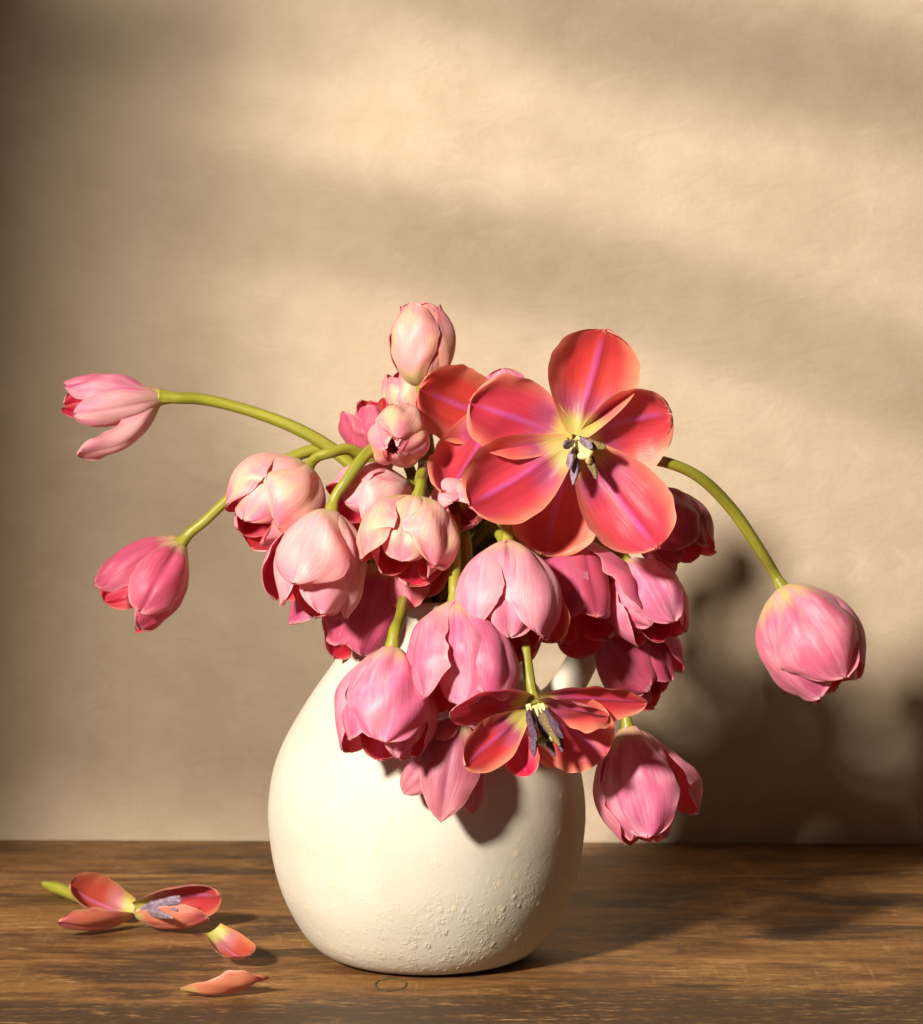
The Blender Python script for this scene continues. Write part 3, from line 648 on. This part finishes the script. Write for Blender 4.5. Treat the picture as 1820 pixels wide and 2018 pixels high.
free_petal(b27, P(917, 1510, 186), [.45, -.85, .30], SZ(50), M['coral'], t26b, bulge=.10, cup=.9, pointed=.35)
free_petal(P(1000, 1430, 146), P(1042, 1530, 160), [-.2, -.5, .7], SZ(40), M['pink'], t26b, bulge=.12, cup=.9)
free_petal(P(1010, 1430, 146), P(950, 1512, 156), [.2, .8, .5], SZ(36), M['pink'], t26b, bulge=.10, cup=.7)
make_stem(t26b, P(990, 1430, 144), nrm([.3, -.2, -1]), [(962, 1385, 136), (940, 1300, 126), (925, 1150, 98), (915, 1050, 60), (890, 1090, 14)], r=.0036, mouth='auto')

# drooping lily-like bloom
t27 = empty('tulip', P(905, 1412, 136), 'small dusty pink tulip hanging lowest in the middle, narrow pointed petals', 'tulip', GROUP)
b28 = P(905, 1414, 124)
free_petal(b28, P(868, 1618, 146), [.05, 1, -.25], SZ(62), M['dusty'], t27, bulge=.08, cup=.75, pointed=.75, wmax=.5, lob=.10, basew=.22)
free_petal(b28, P(802, 1566, 128), [.5, .8, .1], SZ(38), M['dusty'], t27, bulge=.10, cup=.9, pointed=.3, wmax=.7, tipcurl=-.08)
free_petal(b28, P(934, 1602, 130), [-.3, .85, .2], SZ(38), M['dusty'], t27, bulge=.10, cup=.9, pointed=.5, wmax=.6)
free_petal(b28, P(842, 1448, 136), [.2, .5, -.6], SZ(34), M['dusty'], t27, bulge=.06, cup=.7, pointed=.4)
free_petal(b28, P(970, 1440, 126), [0, -.3, -.9], SZ(34), M['dusty'], t27, bulge=-.10, cup=.6, pointed=.4)
free_petal(P(905, 1412, 134), P(950, 1412, 122), [0, -.6, .6], SZ(36), M['dusty'], t27, bulge=-.12, cup=.6)
make_stem(t27, b28, nrm([-.05, -.1, -1]), [(906, 1370, 132), (912, 1270, 112), (915, 1130, 90), (908, 1040, 56), (880, 1090, 12)], r=.0034, mouth='auto')

# leaves deep in the bunch; broad hidden ones added to close shadow gaps
for (b, t_, n_, hw) in [((835, 1180, 0), (650, 985, 14), [.1, -1, .2], 40), ((835, 1185, 4), (680, 1075, 18), [.1, -1, .2], 36), ((905, 1180, -4), (1180, 950, -4), [.2, -1, .1], 46), ((915, 1185, 6), (1200, 1125, 8), [0, -1, .3], 44), ((905, 1180, 4), (1095, 940, 20), [.2, -1, 0], 44), ((890, 1180, -8), (1010, 920, 14), [.1, -1, 0], 40), ((905, 1180, -5), (985, 1010, 10), [.3, -1, 0], 26), ((870, 1180, 10), (930, 1020, 30), [-.3, -1, 0], 20), ((800, 1190, 10), (690, 1080, 18), [.2, -1, .3], 20), ((930, 1190, 10), (1060, 1090, 16), [.1, -1, -.2], 26)]:
    free_petal(P(*b), P(*t_), n_, SZ(hw), M['leaf'], t15, bulge=.06, cup=.9, pointed=.9, wmax=.4, basew=.6, name='leaf')

# ------------------------------------------------------------------ fallen on the table
ff = empty('fallen_tulip', TB(265, 1800, 0), 'fallen coral tulip head with a green stem stub, lying on the wooden table at left', 'tulip')
fc = TB(265, 1797, 9)
free_petal(TB(264, 1798, 8), TB(136, 1746, 30), [.42, -.66, .55], SZ(68), M['coral_halfshade'], ff, bulge=.14, cup=1.6, wmax=.55, lob=.1, basew=.45, tipcurl=.08)
free_petal(TB(262, 1808, 9), TB(116, 1816, 15), [.0, .78, .60], SZ(42), M['coral_halfshade'], ff, bulge=.10, cup=1.3, pointed=.2, basew=.3)
free_petal(TB(268, 1792, 10), TB(434, 1764, 28), [.0, -.95, -.15], SZ(62), M['coral_halfshade'], ff, bulge=.10, cup=1.6, wmax=.55, basew=.4)
free_petal(TB(268, 1808, 10), TB(410, 1806, 16), [.0, .78, .60], SZ(44), M['coral_halfshade'], ff, bulge=.13, cup=1.3, basew=.35)
for (x1, y1, h) in [(350, 1764, 30), (358, 1772, 27), (344, 1783, 25), (330, 1792, 27), (352, 1778, 24)]:
    anther(TB(270, 1797, 10), TB(x1, y1, h), SZ(11), M['lilac'], ff, fl=.08)
pistil(TB(268, 1799, 9), TB(322, 1796, 14), SZ(9), ff)
sp = [TB(262, 1795, 8), TB(215, 1786, 5), TB(160, 1768, 4.6), TB(118, 1752, 4.6), TB(86, 1742, 4.6)]
tube('stem', catmull(sp, 40), np.interp(np.linspace(0, 1, 40), [0, .5, .85, 1], [.0042, .0052, .0048, .0022]), M['stem'], ff, 14)
e = empty('fallen_petal', TB(450, 1880, 0), 'loose cupped petal with yellow base lying on the table between fallen tulip and jug', 'petal')
free_petal(TB(416, 1836, 20), TB(496, 1892, 8), [.30, -.72, .62], SZ(43), M['coral_halfshade'], e, bulge=.12, cup=1.15, basew=.62, wmax=.5, tipcurl=.10)
e = empty('fallen_petal', TB(440, 1960, 0), 'loose boat-shaped petal with a torn edge, nearest of those lying on the table', 'petal')
free_petal(TB(356, 1953, 5), TB(525, 1926, 13), [.05, .42, .9], SZ(44), M['coral_halfshade'], e, bulge=.09, cup=1.55, basew=.3, notch=.14, pointed=.3)
